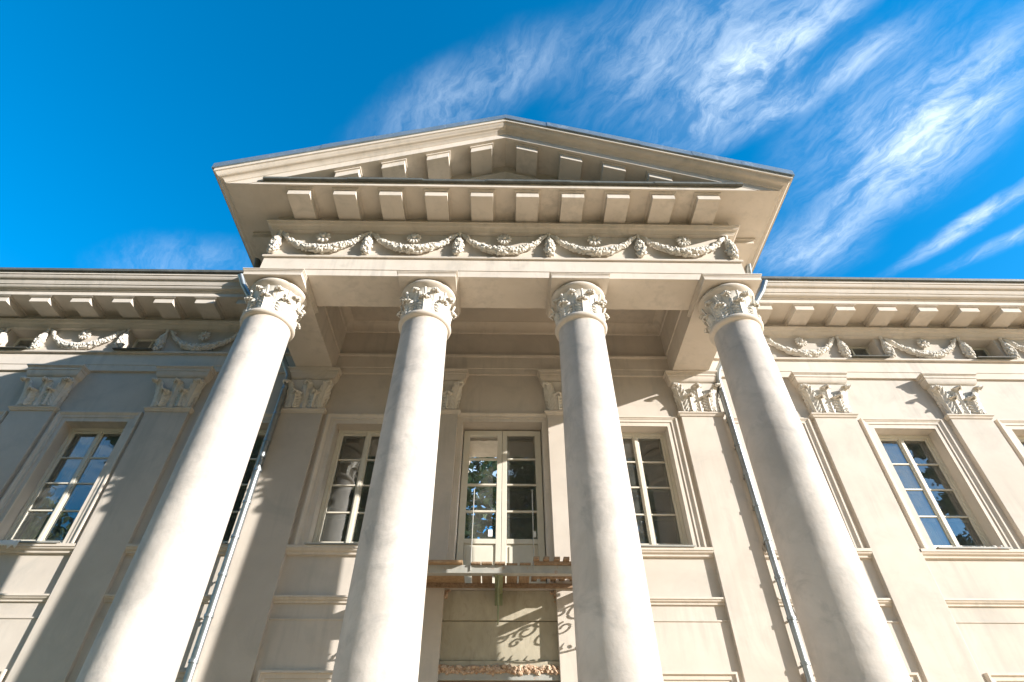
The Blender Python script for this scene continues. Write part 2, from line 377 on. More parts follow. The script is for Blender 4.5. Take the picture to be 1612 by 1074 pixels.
m = MB(); m.add([(-5.0, -3.12, 12.0), (5.0, -3.12, 12.0), (0, -3.12, AP - .6)], [(0, 1, 2)]); m.build('tympanum', 'plaster', P)
for x in (-3.425, -2.475, -1.52, -.55, .495, 1.49, 2.425, 3.39):
    s = 1 if x > 0 else -1; m = MB()
    def sh(xx, y, dz): return (xx, y, AP - SL * abs(xx) + dz)
    for x0, x1, yf, z0, z1 in ((x - .24, x + .24, -3.13 - .81, -.825, -.665), (x - .265, x + .265, -3.13 - .84, -.663, -.625)):
        m.hexa([sh(x0, yf, z0), sh(x1, yf, z0), sh(x1, -3.28, z0), sh(x0, -3.28, z0)], [sh(x0, yf, z1), sh(x1, yf, z1), sh(x1, -3.28, z1), sh(x0, -3.28, z1)])
    m.build('raking_modillion', 'trim', P, bevel=.006)
# side eaves
for s in (-1, 1):
    m = MB(); pr = [(.892, 11.984)] + [(o, AP - SL * (4.88 + o) + dz) for o, dz in cyma[:-1]]
    m.strips([[(s * (4.88 + o), -3.13 - o, z), (s * (4.88 + o), .0, z)] for o, z in pr])
    m.build('side_eaves', 'trim', P, smooth=30)
# roof sheets in overlapping lengths
random.seed(4)
m = MB()
for s in (-1, 1):
    x = 0.0
    while x < 6.03:
        x1 = min(6.06, x + 1.02 + random.uniform(-.1, .1)); j = random.uniform(-.006, .006)
        if 6.06 - x1 < .3: x1 = 6.06
        f = lambda xx, dz: AP - SL * xx + dz + j
        m.hexa([(s * x, -4.295 - j, f(x, -.165)), (s * (x1 - .002), -4.295 - j, f(x1, -.165)), (s * (x1 - .002), 3.5, f(x1, -.165)), (s * x, 3.5, f(x, -.165))],
               [(s * x, -4.295 - j, f(x, .0)), (s * (x1 - .002), -4.295 - j, f(x1, .0)), (s * (x1 - .002), 3.5, f(x1, .0)), (s * x, 3.5, f(x, .0))])
        x = x1
m.build('roof', 'roof', P)
# flashing on the horizontal cornice
m = MB(); x = -5.05
while x < 5.0:
    x1 = min(5.02, x + random.uniform(.9, 1.9)); dz = random.uniform(-.008, .008); dy = random.uniform(-.01, .01)
    m.hexa([(x, -4.10 + dy, 12.105 + dz), (x1, -4.10 + dy, 12.105 + dz), (x1, -3.14, 12.15 + dz), (x, -3.14, 12.15 + dz)],
           [(x, -4.10 + dy, 12.165 + dz), (x1, -4.10 + dy, 12.165 + dz), (x1, -3.14, 12.24 + dz), (x, -3.14, 12.24 + dz)])
    x = x1 - .02
m.build('flashing', 'flash', P)

# ------------------------------------------------------------------ acanthus leaf (shared by every capital)
def leaf(w, h, lean=.10, curl=.10, base=.012, nu=16, nv=34, lobes=5, seed=0, relief=1.0):
    """rows of (u, z, n): across, up, outward from the bell; lobed edge, fanned ribs, tip rolled forward"""
    rows = []
    ts = .72
    for j in range(nv + 1):
        t = j / nv
        if t < ts:
            q = t / ts; z = h * q * .95; n = base + lean * q ** 2.4
        else:
            a = (t - ts) / (1 - ts) * PI * 1.15
            z = h * .95 + curl * .42 * math.sin(a); n = base + lean + curl * (1 - math.cos(a)) * .55
        if t < .5: prof = .80 + .20 * math.sin(PI * t)
        elif t < ts: prof = 1.0 - .22 * ((t - .5) / (ts - .5)) ** 1.5
        else: prof = .78 * math.sqrt(max(0.02, 1 - ((t - ts) / (1.02 - ts)) ** 2.2))
        ph = lobes * t
        lob = abs(math.sin(PI * ph)) ** .6
        row = []
        for i in range(nu + 1):
            u = -1 + 2 * i / nu; au = abs(u)
            edge = 1 - (.22 * (1 - lob)) * max(0, (au - .45) / .55)
            rib = math.cos(2 * PI * (lobes * 1.0 * (t - .20 * au * au) - .25 - .35 * au)) * min(1, au * 2.2)
            mid = max(0, 1 - au * 7)
            rel = (.011 * rib + .016 * mid - .045 * au ** 2.2) * relief
            row.append((u * w / 2 * prof * edge, z - .05 * h * au * au * (t > .35), n + rel * (w / .33)))
        rows.append(row)
    return rows
def put_leaf(mb, rows, f, thick=.02):
    mb.strips([[f(u, z, n) for u, z, n in r] for r in rows])
    mb.strips([[f(u, z, n - thick) for u, z, n in r] for r in rows])
    e = [[rows[j][0] for j in range(len(rows))], [rows[j][-1] for j in range(len(rows))], rows[-1]]
    for ed in e: mb.strips([[f(u, z, n) for u, z, n in ed], [f(u, z, n - thick) for u, z, n in ed]])

# ------------------------------------------------------------------ columns (local origin on the axis at ground level)
def column_radius(z):
    t = max(0, min(1, (z - .5) / 8.6)); return .545 - .115 * t ** 1.25
random.seed(2)
m = MB(); zs = [0.5 + 8.6 * i / 60 for i in range(61)]
m.lathe([(.74, 0), (.74, .22), (.70, .24), (.72, .30), (.70, .38), (.62, .42), (.60, .46)] + [(column_radius(z), z) for z in zs], 72)
col = m.build('column', 'column', P, (-4.5, -2.73, 0), smooth=35)
m = MB(); m.lathe([(.425, 9.0), (.44, 9.045), (.455, 9.05), (.475, 9.06), (.495, 9.08), (.503, 9.11), (.497, 9.14), (.48, 9.16), (.46, 9.165), (.46, 9.18), (.40, 9.19)], 72)
m.build('astragal', 'trim', col, smooth=40)
m = MB()
m.lathe([(.41, 9.16), (.405, 9.4), (.41, 9.6), (.425, 9.72), (.445, 9.78), (.455, 9.80), (.44, 9.82)], 64)
bell = lambda z: .41
def ringmap(th):
    def f(u, z, n):
        r = .41 + n; a = th + u / .46
        return (r * math.cos(a), r * math.sin(a), 9.17 + z)
    return f
for k in range(8):
    put_leaf(m, leaf(.25, .56, .055, .085, .01, lobes=7), ringmap(2 * PI * (k + .5) / 8))
for k in range(8):
    put_leaf(m, leaf(.325, .32, .045, .065, .05, lobes=6, relief=1.2), ringmap(2 * PI * k / 8))
for k in range(8):       # little stems and buds between the upper leaves
    a = 2 * PI * k / 8
    m.tube([((.46 + q * .07) * math.cos(a + s_), (.46 + q * .07) * math.sin(a + s_), 9.48 + q * .24) for q, s_ in ((0, 0), (.5, .02), (1, 0))], [.016, .02, .026], 8)
m.build('capital', 'orn', col, smooth=50)
m = MB(); m.lathe([(.40, 9.80), (.455, 9.805)] + [(.462 + .085 * math.sin(PI * i / 12) , 9.81 + .18 * i / 12) for i in range(13)] + [(.40, 9.995)], 72)
m.build('echinus', 'trim', col, smooth=50)
m = MB(); m.box(-.565, .565, -.565, .565, 9.99, 10.065)
for i in range(3): m.box(-.572 - i * .013, .572 + i * .013, -.572 - i * .013, .572 + i * .013, 10.067 + i * .028, 10.090 + i * .028)
m.box(-.55, .55, -.55, .55, 10.066, 10.168)
m.build('abacus', 'trim', col, bevel=.004)
m = MB(); m.box(-.86, .86, -.86, .86, 0, .16); m.build('plinth', 'trim', col, bevel=.02)
for x in (-1.5, 1.5, 4.5):
    c = copy_part(col, P, (x, -2.73, 0))

# ------------------------------------------------------------------ pilasters (local origin on the wall, at the axis)
m = MB(); m.box(-.475, .475, -.10, .02, 0, 9.84)
pil = m.build('pilaster', 'plaster', P, (PIL[0], 0, 0), bevel=.008)
m = MB()
prof = [(.0, 8.97), (.02, 8.97), (.035, 9.01), (.06, 9.035), (.06, 9.065), (.03, 9.075), (.0, 9.08)]
def pilwrap(mb, prof, x0=.475, yf=-.10):
    mb.strips([[(-(x0 + o), .01, z), (-(x0 + o), yf - o, z), (x0 + o, yf - o, z), (x0 + o, .01, z)] for o, z in prof])
pilwrap(m, prof); m.build('astragal', 'trim', pil)
m = MB()
rows = []
for i in range(9):
    t = i / 8; hw = .425 + .10 * t ** 2.0; d = .10 + .09 * t ** 2.2
    rows.append([(-hw, .01, 9.07 + .77 * t), (-hw, -d, 9.07 + .77 * t), (hw, -d, 9.07 + .77 * t), (hw, .01, 9.07 + .77 * t)])
m.strips(rows); o = len(m.v); m.add([rows[-1][i] for i in range(4)], [(0, 1, 2, 3)])
def flat(xc, flare=0.0, s=1, turn=0.0):
    def f(u, z, n):
        t = z / .84
        x = xc + flare * t ** 2 + u * math.cos(turn) + n * math.sin(turn) * 1.0
        return (x, -(.132 + .10 * max(0, t) ** 2.2) - n * math.cos(turn) + u * math.sin(turn), 9.08 + z)
    return f
put_leaf(m, leaf(.34, .675, .035, .095, .01, lobes=8, relief=1.2), flat(0))
for s in (-1, 1):
    put_leaf(m, leaf(.32, .675, .035, .11, .01, lobes=8, relief=1.2), flat(s * .385, s * .10, 1, s * .6))
    put_leaf(m, leaf(.42, .40, .03, .085, .035, lobes=7, relief=1.6), flat(s * .212, s * .015))
m.build('capital', 'orn', pil, smooth=50)
m = MB()
pilwrap(m, [(-.2, 9.84), (.05, 9.84), (.06, 9.86)] + arc(.065, 9.87, .135, 10.03, 6, 'ovolo') + [(.15, 10.035), (.15, 10.10), (.165, 10.103), (.165, 10.125), (.185, 10.13), (.185, 10.168), (-.2, 10.168)])
m.build('abacus', 'trim', pil, smooth=30)
for x in PIL[1:]: copy_part(pil, P, (x, 0, 0))

# ------------------------------------------------------------------ sill courses, string courses, ledges
bays = []
allp = sorted(PIL)
for i in range(len(allp) - 1):
    xa, xb = allp[i] + .475, allp[i + 1] - .475
    if abs((xa + xb) / 2) > .5: bays.append((xa, xb))
sill_prof = [(0, 5.80), (.05, 5.81), (.055, 5.85)] + arc(.06, 5.855, .10, 5.905, 4, 'ovolo') + [(.115, 5.91), (.115, 5.965), (-.3, 5.985)]
str_prof = [(0, 4.945), (.03, 4.95), (.035, 4.985), (.05, 4.99)] + arc(.05, 4.995, .07, 5.03, 3, 'ovolo') + [(.085, 5.033), (.085, 5.065), (0, 5.075)]
led_prof = [(0, 3.2), (.02, 3.2), (.02, 4.665), (.035, 4.67), (.035, 4.695), (0, 4.70)]
for xa, xb in bays:
    m = MB(); xsweep(m, sill_prof, xa, xb); m.build('sill_course', 'trim', P, smooth=30)
    m = MB(); xsweep(m, str_prof, xa, xb); m.build('string_course', 'trim', P, smooth=30)
    m = MB(); xsweep(m, led_prof, xa, xb); m.build('dado', 'plaster', P)

# ------------------------------------------------------------------ windows
def frame_sweep(mb, prof, x0, x1, z0, z1):
    mb.strips([[(x0 - w, -y, z0), (x0 - w, -y, z1 + w), (x1 + w, -y, z1 + w), (x1 + w, -y, z0)] for w, y in prof])
sur = [(0, -.01), (0, .022), (.10, .022), (.10, .040), (.155, .040), (.165, .05), (.19, .062), (.20, .075), (.235, .075), (.24, 0)]
def make_window(x, curtain):
    m = MB(); y0, y1 = .27, .335; a, b, z0, z1 = -.688, .688, 5.99, 8.748
    m.box(a, a + .065, y0 - .02, y1 + .05, z0, z1); m.box(b - .065, b, y0 - .02, y1 + .05, z0, z1)
    m.box(a + .065, b - .065, y0 - .02, y1 + .05, z1 - .07, z1); m.box(a + .065, b - .065, y0 - .02, y1 + .05, z0, z0 + .10)
    for s0, s1 in ((a + .067, -.012), (.012, b - .067)):
        m.box(s0, s0 + .055, y0, y1, z0 + .10, z1 - .07); m.box(s1 - .055, s1, y0, y1, z0 + .10, z1 - .07)
        m.box(s0 + .055, s1 - .055, y0, y1, z1 - .125, z1 - .07); m.box(s0 + .055, s1 - .055, y0, y1, z0 + .10, z0 + .20)
        for k in range(1, 4):
            zc = z0 + .20 + (z1 - .125 - z0 - .20) * k / 4
            m.box(s0 + .055, s1 - .055, y0 + .004, y1 - .01, zc - .016, zc + .016)
    m.box(-.035, .035, y0 - .025, y0 + .0, z0 + .10, z1 - .07); m.box(-.012, .012, y0, y1, z0 + .1, z1 - .07)
    w = m.build('window', 'joinery', P, (x, 0, 0), bevel=.005)
    m = MB(); frame_sweep(m, sur, -.69, .69, 5.985, 8.75); m.build('surround', 'trim', w)
    m = MB(); m.add([(-.60, .30, 6.1), (.60, .30, 6.1), (.60, .30, 8.68), (-.60, .30, 8.68)], [(0, 1, 2, 3)]); m.build('pane', 'glass', w, merge=False)
    # inner casement of the double window
    m = MB()
    for q in (-.60, -.03, .03, .54): m.box(q, q + .06 if q != -.03 else q + .058, .365, .40, 6.05, 8.72)
    for k in range(5):
        zc = 6.1 + (8.66 - 6.1) * k / 4; m.box(-.54, .54, .37, .395, zc - .025, zc + .025)
    m.build('inner_casement', 'joinery', w)
    m = MB(); m.box(-.70, .70, -.135, .25, 5.988, 5.996); m.box(-.70, .70, -.139, -.134, 5.965, 5.996); m.build('sill', 'steel', w)
    if curtain:
        m = MB()
        for s in (-1, 1):
            rows = []
            for zq in (6.0, 7.3, 8.8):
                rows.append([(s * (.72 - (.62 if s < 0 else .34) * i / 24), .455 + .022 * math.sin(i * 1.5 + zq * .4), zq) for i in range(25)])
            m.strips(rows)
        m.build('curtain', 'curtain', w, smooth=60)
    return w
w_plain = make_window(WIN[0], False); w_cur = make_window(WIN[2], True)
for i, x in enumerate(WIN):
    if i in (0, 2): continue
    copy_part(w_cur if (abs(x) > 7) else w_plain, P, (x, 0, 0))
# attic windows
m = MB(); y0 = .30
m.box(-.44, -.385, y0, .36, 10.76, 11.498); m.box(.385, .44, y0, .36, 10.76, 11.498); m.box(-.385, .385, y0, .36, 11.44, 11.498); m.box(-.385, .385, y0, .36, 10.76, 10.83)
m.box(-.02, .02, y0 + .005, .345, 10.83, 11.44); m.box(-.385, .385, y0 + .008, .34, 11.15, 11.185)
aw = m.build('attic_window', 'joinery', P, (ATT[0], 0, 0), bevel=.004)
m = MB(); m.add([(-.40, .33, 10.8), (.40, .33, 10.8), (.40, .33, 11.46), (-.40, .33, 11.46)], [(0, 1, 2, 3)]); m.build('pane', 'glass', aw, merge=False)
m = MB(); m.hexa([(-.47, -.20, 10.752), (.47, -.20, 10.752), (.47, .28, 10.772), (-.47, .28, 10.772)], [(-.47, -.20, 10.764), (.47, -.20, 10.764), (.47, .28, 10.784), (-.47, .28, 10.784)]); m.build('sill', 'flash', aw)
for x in ATT[1:]: copy_part(aw, P, (x, 0, 0))
# heads of the ground floor window surrounds
m = MB(); frame_sweep(m, [(0, -.01), (0, .03), (.10, .03), (.105, .05), (.17, .055), (.18, .085), (.215, .085), (.22, 0)], -.72, .72, 0.9, 3.66)
lw = m.build('ground_floor_surround', 'trim', P, (WIN[0], -.02, 0))
for x in WIN[1:]: copy_part(lw, P, (x, -.02, 0))

# ------------------------------------------------------------------ balcony door
m = MB(); frame_sweep(m, [(w * .9, y) for w, y in sur], -.88, .88, 5.24, 8.83)
m.build('door_surround', 'trim', P)
m = MB(); y0, y1 = .28, .345
rz = [6.27, 6.853, 7.453, 8.072, 8.67]
for s in (-1, 1):
    o0, o1 = s * .004, s * .862
    def bx(xa, xb, ya, yb, za, zb): m.box(min(xa, xb), max(xa, xb), ya, yb, za, zb)
    bx(o0, s * .108, y0, y1, 5.26, 8.79); bx(s * .728, o1, y0, y1, 5.26, 8.79)
    bx(s * .108, s * .728, y0, y1, 8.67, 8.79); bx(s * .108, s * .728, y0, y1, 6.17, 6.27); bx(s * .108, s * .728, y0, y1, 5.26, 5.52)
    for k in (1, 2, 3): bx(s * .108, s * .728, y0 + .008, y1 - .01, rz[k] - .02, rz[k] + .02)
    bx(s * .108, s * .728, y0 + .03, y1 - .01, 5.52, 6.17); bx(s * .16, s * .68, y0 + .012, y0 + .032, 5.57, 6.12)
door = m.build('door', 'joinery', P, bevel=.006)
m = MB()
for s in (-1, 1): m.add([(s * .10, .32, 6.2), (s * .74, .32, 6.2), (s * .74, .32, 8.7), (s * .10, .32, 8.7)], [(0, 1, 2, 3)])
m.build('pane', 'glass', door, merge=False)
m = MB()
for xq in (-.76, -.16, .10, .70): m.box(xq, xq + .06, .46, .50, 5.3, 8.75)
for zq in rz: m.box(-.76, .76, .465, .495, zq - .05, zq - .01)
m.build('inner_casement', 'joinery', door)
m = MB(); m.box(-.26, -.17, .310, .314, 6.33, 6.47); m.build('sticker', 'paper', door)
m = MB(); m.box(.64, .70, .310, .314, 6.32, 6.44); m.build('sticker', 'paper', door)

# ------------------------------------------------------------------ garlands, pendants and rosettes (local origin on the frieze face)
random.seed(11)
def rot_rand(): return Matrix.Rotation(random.uniform(0, PI), 3, Vector((random.uniform(-1, 1), random.uniform(-1, 1), random.uniform(-1, 1))).normalized())
def garland_mesh(half=.90, drop=.55):
    mb = MB(); pts = []; rs = []
    for i in range(41):
        t = -1 + i / 20; x = t * half
        z = 11.44 - drop * (1 - abs(t) ** 2.1) ; r = .026 + .054 * (1 - abs(t) ** 1.6)
        pts.append((x, -.035 - r * .6, z)); rs.append(r)
    mb.tube(pts, rs, 10)
    for i in range(260):
        t = random.uniform(-.86, .86); x = t * half; z = 11.44 - drop * (1 - abs(t) ** 2.1); r = .024 + .057 * (1 - abs(t) ** 1.6)
        a = random.uniform(-.15 * PI, 1.15 * PI); q = random.uniform(.018, .036) * (1.25 - .5 * abs(t))
        slope = -(-2.1 * drop * abs(t) ** 1.1 * (1 if t > 0 else -1)) / half
        n = Vector((-slope, 0, 1)).normalized(); d = Vector((1, 0, slope)).normalized()
        c = Vector((x, -.035 - r * .6, z)) + (n * math.cos(a) + Vector((0, -1, 0)) * math.sin(a)) * r * .95
        k = random.random()
        if k < .45: mb.ball(c, q, 6, 4)
        elif k < .85: mb.ball(c, (q * 1.5, q * .8, q * .75), 6, 4, rot_rand())
        else: mb.ball(c, (q * 2.2, q * .8, q * 1.0), 7, 4, Matrix.Rotation(-math.atan(slope) + random.uniform(-.4, .4), 3, 'Y'))
    for s in (-1, 1):     # wrapped ribbon ends
        mb.tube([(s * half * 1.03, -.05, 11.485), (s * half * .93, -.055, 11.41), (s * half * .84, -.075, 11.285)], [.022, .034, .046], 9)
        mb.tube([(s * half * .895, -.058, 11.39), (s * half * .875, -.062, 11.355)], [.052, .052], 9)
    return mb
gar = garland_mesh().build('garland', 'orn', P, (-2 * 1.905, -3.13, 0), smooth=60)
gar2 = garland_mesh(.90, .535).build('garland', 'orn', P, (-1 * 1.905, -3.13, 0), smooth=60)
gar3 = garland_mesh(.89, .56).build('garland', 'orn', P, (0, -3.13, 0), smooth=60)
for i, gg in ((3, gar), (4, gar2)): copy_part(gg, P, ((i - 2) * 1.905, -3.13, 0))
GW = [7.55, 10.68, 13.78, -7.5, -10.48, -13.5]
for i, x in enumerate(GW): copy_part((gar3, gar, gar2)[i % 3], P, (x, 0, 0))
def pendant_mesh():
    mb = MB(); mb.ball((0, -.05, 11.49), (.045, .045, .05), 10, 7); mb.tube([(0, -.045, 11.46), (0, -.05, 11.36)], [.025, .04], 9)
    mb.lathe([(.02, 11.38), (.055, 11.34), (.085, 11.2), (.098, 11.05), (.08, 10.90), (.035, 10.80), (.0, 10.785)], 12, 0, -.055)
    for i in range(95):
        z = random.uniform(10.79, 11.34); t = (z - 10.79) / .55; r = .10 * math.sin(PI * (t * .8 + .16)) ** .8
        a = random.uniform(PI * .95, PI * 2.05); q = random.uniform(.018, .034)
        c = (r * math.cos(a), -.055 + r * math.sin(a), z)
        mb.ball(c, (q, q, q * random.uniform(.8, 1.5)), 6, 4, rot_rand())
    return mb
pen = pendant_mesh().build('pendant', 'orn', P, (-2.5 * 1.905, -3.13, 0), smooth=60)
pen2 = pendant_mesh().build('pendant', 'orn', P, (-1.5 * 1.905, -3.13, 0), smooth=60)
for i in range(2, 6): copy_part((pen, pen2)[i % 2], P, ((i - 2.5) * 1.905, -3.13, 0))
for x in GW:
    for s in (-1, 1): copy_part(pen if s < 0 else pen2, P, (x + s * 1.0, 0, 0))
def rosette_mesh(kind):
    mb = MB(); cz = 11.30
    mb.strips([[(r * math.cos(2 * PI * k / 32), -y, cz + r * math.sin(2 * PI * k / 32)) for k in range(33)] for r, y in ((.10, 0), (.11, .03), (.09, .045), (.05, .05), (.0, .052))])
    npt = 8 if kind == 0 else 12
    for k in range(npt):
        a = 2 * PI * k / npt
        rr = Matrix.Rotation(-a, 3, 'Y') @ Matrix.Rotation(.5 if kind else .0, 3, 'X')
        c = (.10 * math.cos(a), -.075, cz + .10 * math.sin(a))
        mb.ball(c, (.062, .03, .036 if kind == 0 else .026), 8, 6, rr)
    mb.ball((0, -.10, cz), (.042, .05, .042), 12, 8)
    return mb
r0 = rosette_mesh(0).build('rosette', 'orn', P, (-2 * 1.905, -3.13, 0), smooth=60)
r1 = rosette_mesh(1).build('rosette', 'orn', P, (-1 * 1.905, -3.13, 0), smooth=60)
for i, k in ((2, 1), (3, 0), (4, 1)): copy_part((r0, r1)[k], P, ((i - 2) * 1.905, -3.13, 0))
for i, x in enumerate(GW): copy_part((r1, r0, r1, r0, r1, r0)[i], P, (x, 0, 0))

# ------------------------------------------------------------------ downpipes
for s in (-1, 1):
    m = MB(); X = 5.07 if s > 0 else -5.0; r = .07
    pts = [(s * 6.62, -1.10, 12.44), (s * 6.50, -1.0, 12.18), (s * 5.22, -.32, 10.36), (s * 5.13, -.24, 10.20), (X, -.19, 9.95), (X, -.19, 0.1)]
    m.tube(pts, r, 16)
    dp = m.build('downpipe', 'zinc', P, smooth=60)
    z = 9.6
    while z > 1.2:
        m = MB()
        m.tube([(X, -.19, z), (X, -.19, z - .05)], r + .009, 16); m.box(X - .012, X + .012, -.16, .0, z - .04, z - .01)
        z -= .70
        m.build('pipe_clamp', 'zinc', dp, smooth=60)
    m = MB(); pts = [(s * 5.78, -2.0, 12.03), (s * 5.80, -1.85, 11.86), (s * 5.86, -1.72, 11.78), (s * 5.95, -1.62, 11.92)]
    m.tube(pts, [.06, .075, .075, .085], 14); m.build('roof_outlet', 'zinc' if s > 0 else 'flash', P, smooth=60)

# ------------------------------------------------------------------ balcony
YB, ZB = -1.0, 5.268            # front of the frame, top of the frame
m = MB(); m.box(-1.72, 1.72, YB, YB + .07, ZB - .135, ZB); m.box(-1.72, 1.72, YB + .07, YB + .14, ZB - .133, ZB - .12)
for x in (-1.70, 1.64): m.box(x, x + .06, YB + .07, .0, ZB - .118, ZB - .004)
bal = m.build('balcony', 'steel', P, bevel=.004)
m = MB(); m.box(-1.6, 1.6, -.15, -.104, ZB - .075, ZB - .002); m.build('ledger', 'wood', bal)
for x in (-.50, .57):
    m = MB(); m.tube([(x, YB - .015, ZB - .10), (x, YB - .015, 6.665)], .0095, 10); m.build('post', 'steel', bal, smooth=60)
m = MB(); m.box(-.095, .045, YB + .07, .0, ZB - .15, ZB - .138); m.box(-.032, -.018, YB + .07, 0, ZB - .30, ZB - .15)
m.hexa([(-.095, -.03, 4.93), (.045, -.03, 4.93), (.045, .0, 4.93), (-.095, .0, 4.93)], [(-.095, -.03, ZB - .15), (.045, -.03, ZB - .15), (.045, 0, ZB - .15), (-.095, 0, ZB - .15)])
m.build('bracket', 'green', bal)
m = MB(); m.tube([(-.03, -.45, ZB - .14), (-.03, -.42, 4.72), (-.03, -.40, 4.50)], [.02, .016, .012], 10); m.build('hanging_rod', 'green', bal, smooth=60)
# ornamental iron side brackets: quarter arc with scrolls, in the plane square to the wall
def scroll(mb, X, cy, cz, r0, turns, a0, sgn=1, t=.012):
    pts = []
    for i in range(int(26 * turns)):
        a = a0 + sgn * 2 * PI * i / 26; r = r0 * (1 - .75 * i / (26 * turns)); pts.append((X, cy + r * math.cos(a), cz + r * math.sin(a)))
    mb.tube(pts, t, 6)
for X in (-1.66, 1.66):
    m = MB()
    arcp = [(X, -.02 - .92 * math.sin(q * PI / 2 / 16), 4.32 + .80 * (1 - math.cos(q * PI / 2 / 16))) for q in range(17)]
    m.tube(arcp, .016, 6); m.tube([(X, -.02, 5.14), (X, -.02, 4.26)], .016, 6); m.tube([(X, -.94, 5.125), (X, -.02, 5.125)], .016, 6)
    scroll(m, X, -.22, 4.92, .16, 1.4, 0, 1, .015); scroll(m, X, -.54, 4.99, .11, 1.4, PI, -1, .015); scroll(m, X, -.13, 4.62, .09, 1.3, 0, -1, .014)
    scroll(m, X, -.38, 4.76, .10, 1.3, PI / 2, 1, .014); scroll(m, X, -.76, 5.05, .06, 1.2, 0, -1, .014)
    scroll(m, X, -.40, 5.03, .07, 1.2, PI / 3, 1, .016); scroll(m, X, -.09, 4.78, .06, 1.2, PI, 1, .016); scroll(m, X, -.64, 4.89, .06, 1.2, 0, 1, .014)
    m.tube([(X, -.05, 5.06), (X, -.88, 5.06)], .014, 6)
    for q in range(2, 16):
        a = arcp[q]; m.ball((X, a[1] + .035, a[2] + .05), (.012, .038, .02), 6, 4, Matrix.Rotation(.5 + q * .35, 3, 'X'))
    for q in range(3, 15, 2):
        a = arcp[q]; m.tube([a, (X, a[1] + .07, a[2] + .11)], [.02, .006], 6)
    m.build('iron_bracket', 'iron', bal, smooth=60)

# loose boards lying on the balcony frame
random.seed(8)
def board(name, x0, x1, ya, yb, z, th, matn, rz, label, cat, group=None):
    mb = MB(); w = (x1 - x0) / 2; l = (yb - ya) / 2
    mb.box(-w, w, -l, l, 0, th); o = mb.build(name, matn, None, ((x0 + x1) / 2, (ya + yb) / 2, z), bevel=.004); o.rotation_euler = (0, 0, rz)
    return tag(o, label, cat, group)
grp = 'loose boards laid across the balcony frame'
zb = ZB + .002
board('chipboard_sheet', -1.52, -.64, YB - .10, -.02, zb, .045, 'board', .01, 'wide brown chipboard sheet lying over the left end of the balcony frame', 'board', grp)
spec = [(-.50, -.33, 'first plank right of the thin left rod on the balcony floor'), (-.325, -.13, 'plank left of the balcony middle, beside the wide gap'), (-.09, .10, 'plank in the middle of the balcony floor, right above the green bracket'),
        (.11, .31, 'plank just right of the middle of the balcony floor'), (.33, .53, 'plank of the balcony floor next to the right rod')]
for i, (a, b_2, lab) in enumerate(spec):
    board('floor_plank', a, b_2 - .012, YB - .04 + random.uniform(-.03, .03), -.015, zb, .032, 'wood', random.uniform(-.02, .02), lab, 'plank', grp)
pal = empty('wooden_pallet', (1.05, -.56, zb)); tag(pal, 'small slatted wooden pallet lying over the right end of the balcony', 'pallet')
for ya in (-.36, .24): m = MB(); m.box(-.48, .55, ya - .12, ya - .04, 0, .055); m.build('runner', 'wood', pal, bevel=.004)
for i, x in enumerate((-.44, -.27, -.09, .07, .26, .44)):
    m = MB(); m.box(x - .05, x + .05, -.55, .50, .057, .057 + .05); o = m.build('slat', 'wood', pal, bevel=.004)

# ------------------------------------------------------------------ rough recess under the balcony
m = MB()
m.box(-1.08, 1.06, .10, .16, 2.2, 5.2)
m.box(-1.03, 1.02, .06, .10, 4.06, 4.68); m.box(-1.07, 1.05, .03, .10, 4.69, 5.195); m.box(-1.07, 1.05, .0, .10, 3.96, 4.045)
m.build('recess_panel', 'concrete', P, bevel=.006)
for s in (-1, 1):
    m = MB(); xa, xb = sorted((s * 1.075, s * 1.41))
    if s < 0: xa, xb = -1.42, -1.085
    else: xa, xb = 1.065, 1.42
    m.box(xa, xb, -.03, .01, 4.07, 5.2); m.box(xa, xb, -.03, .01, 2.2, 4.055); m.build('recess_pier', 'concrete', P, bevel=.006)
m = MB(); random.seed(21)
for i in range(420):
    x = random.uniform(-1.04, 1.02); q = random.uniform(.02, .05)
    m.ball((x, random.uniform(-.05, .03), random.uniform(3.86, 3.955)), (q * 1.3, q, q * .8), 5, 3, rot_rand())
m.box(-1.04, 1.02, -.02, .05, 3.862, 3.958)
m.build('broken_edge', 'rubble', P, merge=False)
for s in (-1, 1):
  m = MB(); m.box(*sorted((s * 1.02, s * 1.055)), -.004, .028, 4.95, 5.19)
  for i in range(80):
    q = random.uniform(.012, .035)
    m.ball((s * (1.06 - abs(random.gauss(0, .06))), random.uniform(0, .03), 5.2 - abs(random.gauss(0, .08))), (q * 1.2, q, q), 5, 3, rot_rand())
  m.build('broken_edge', 'rubble', P, merge=False)
m = MB(); m.box(-1.04, 1.02, -.03, .06, 3.755, 3.86); m.build('lintel', 'steel', P, bevel=.006)
m = MB(); m.box(-1.04, 1.02, .05, .09, 2.2, 3.75); m.build('ground_floor_door', 'wood', P)

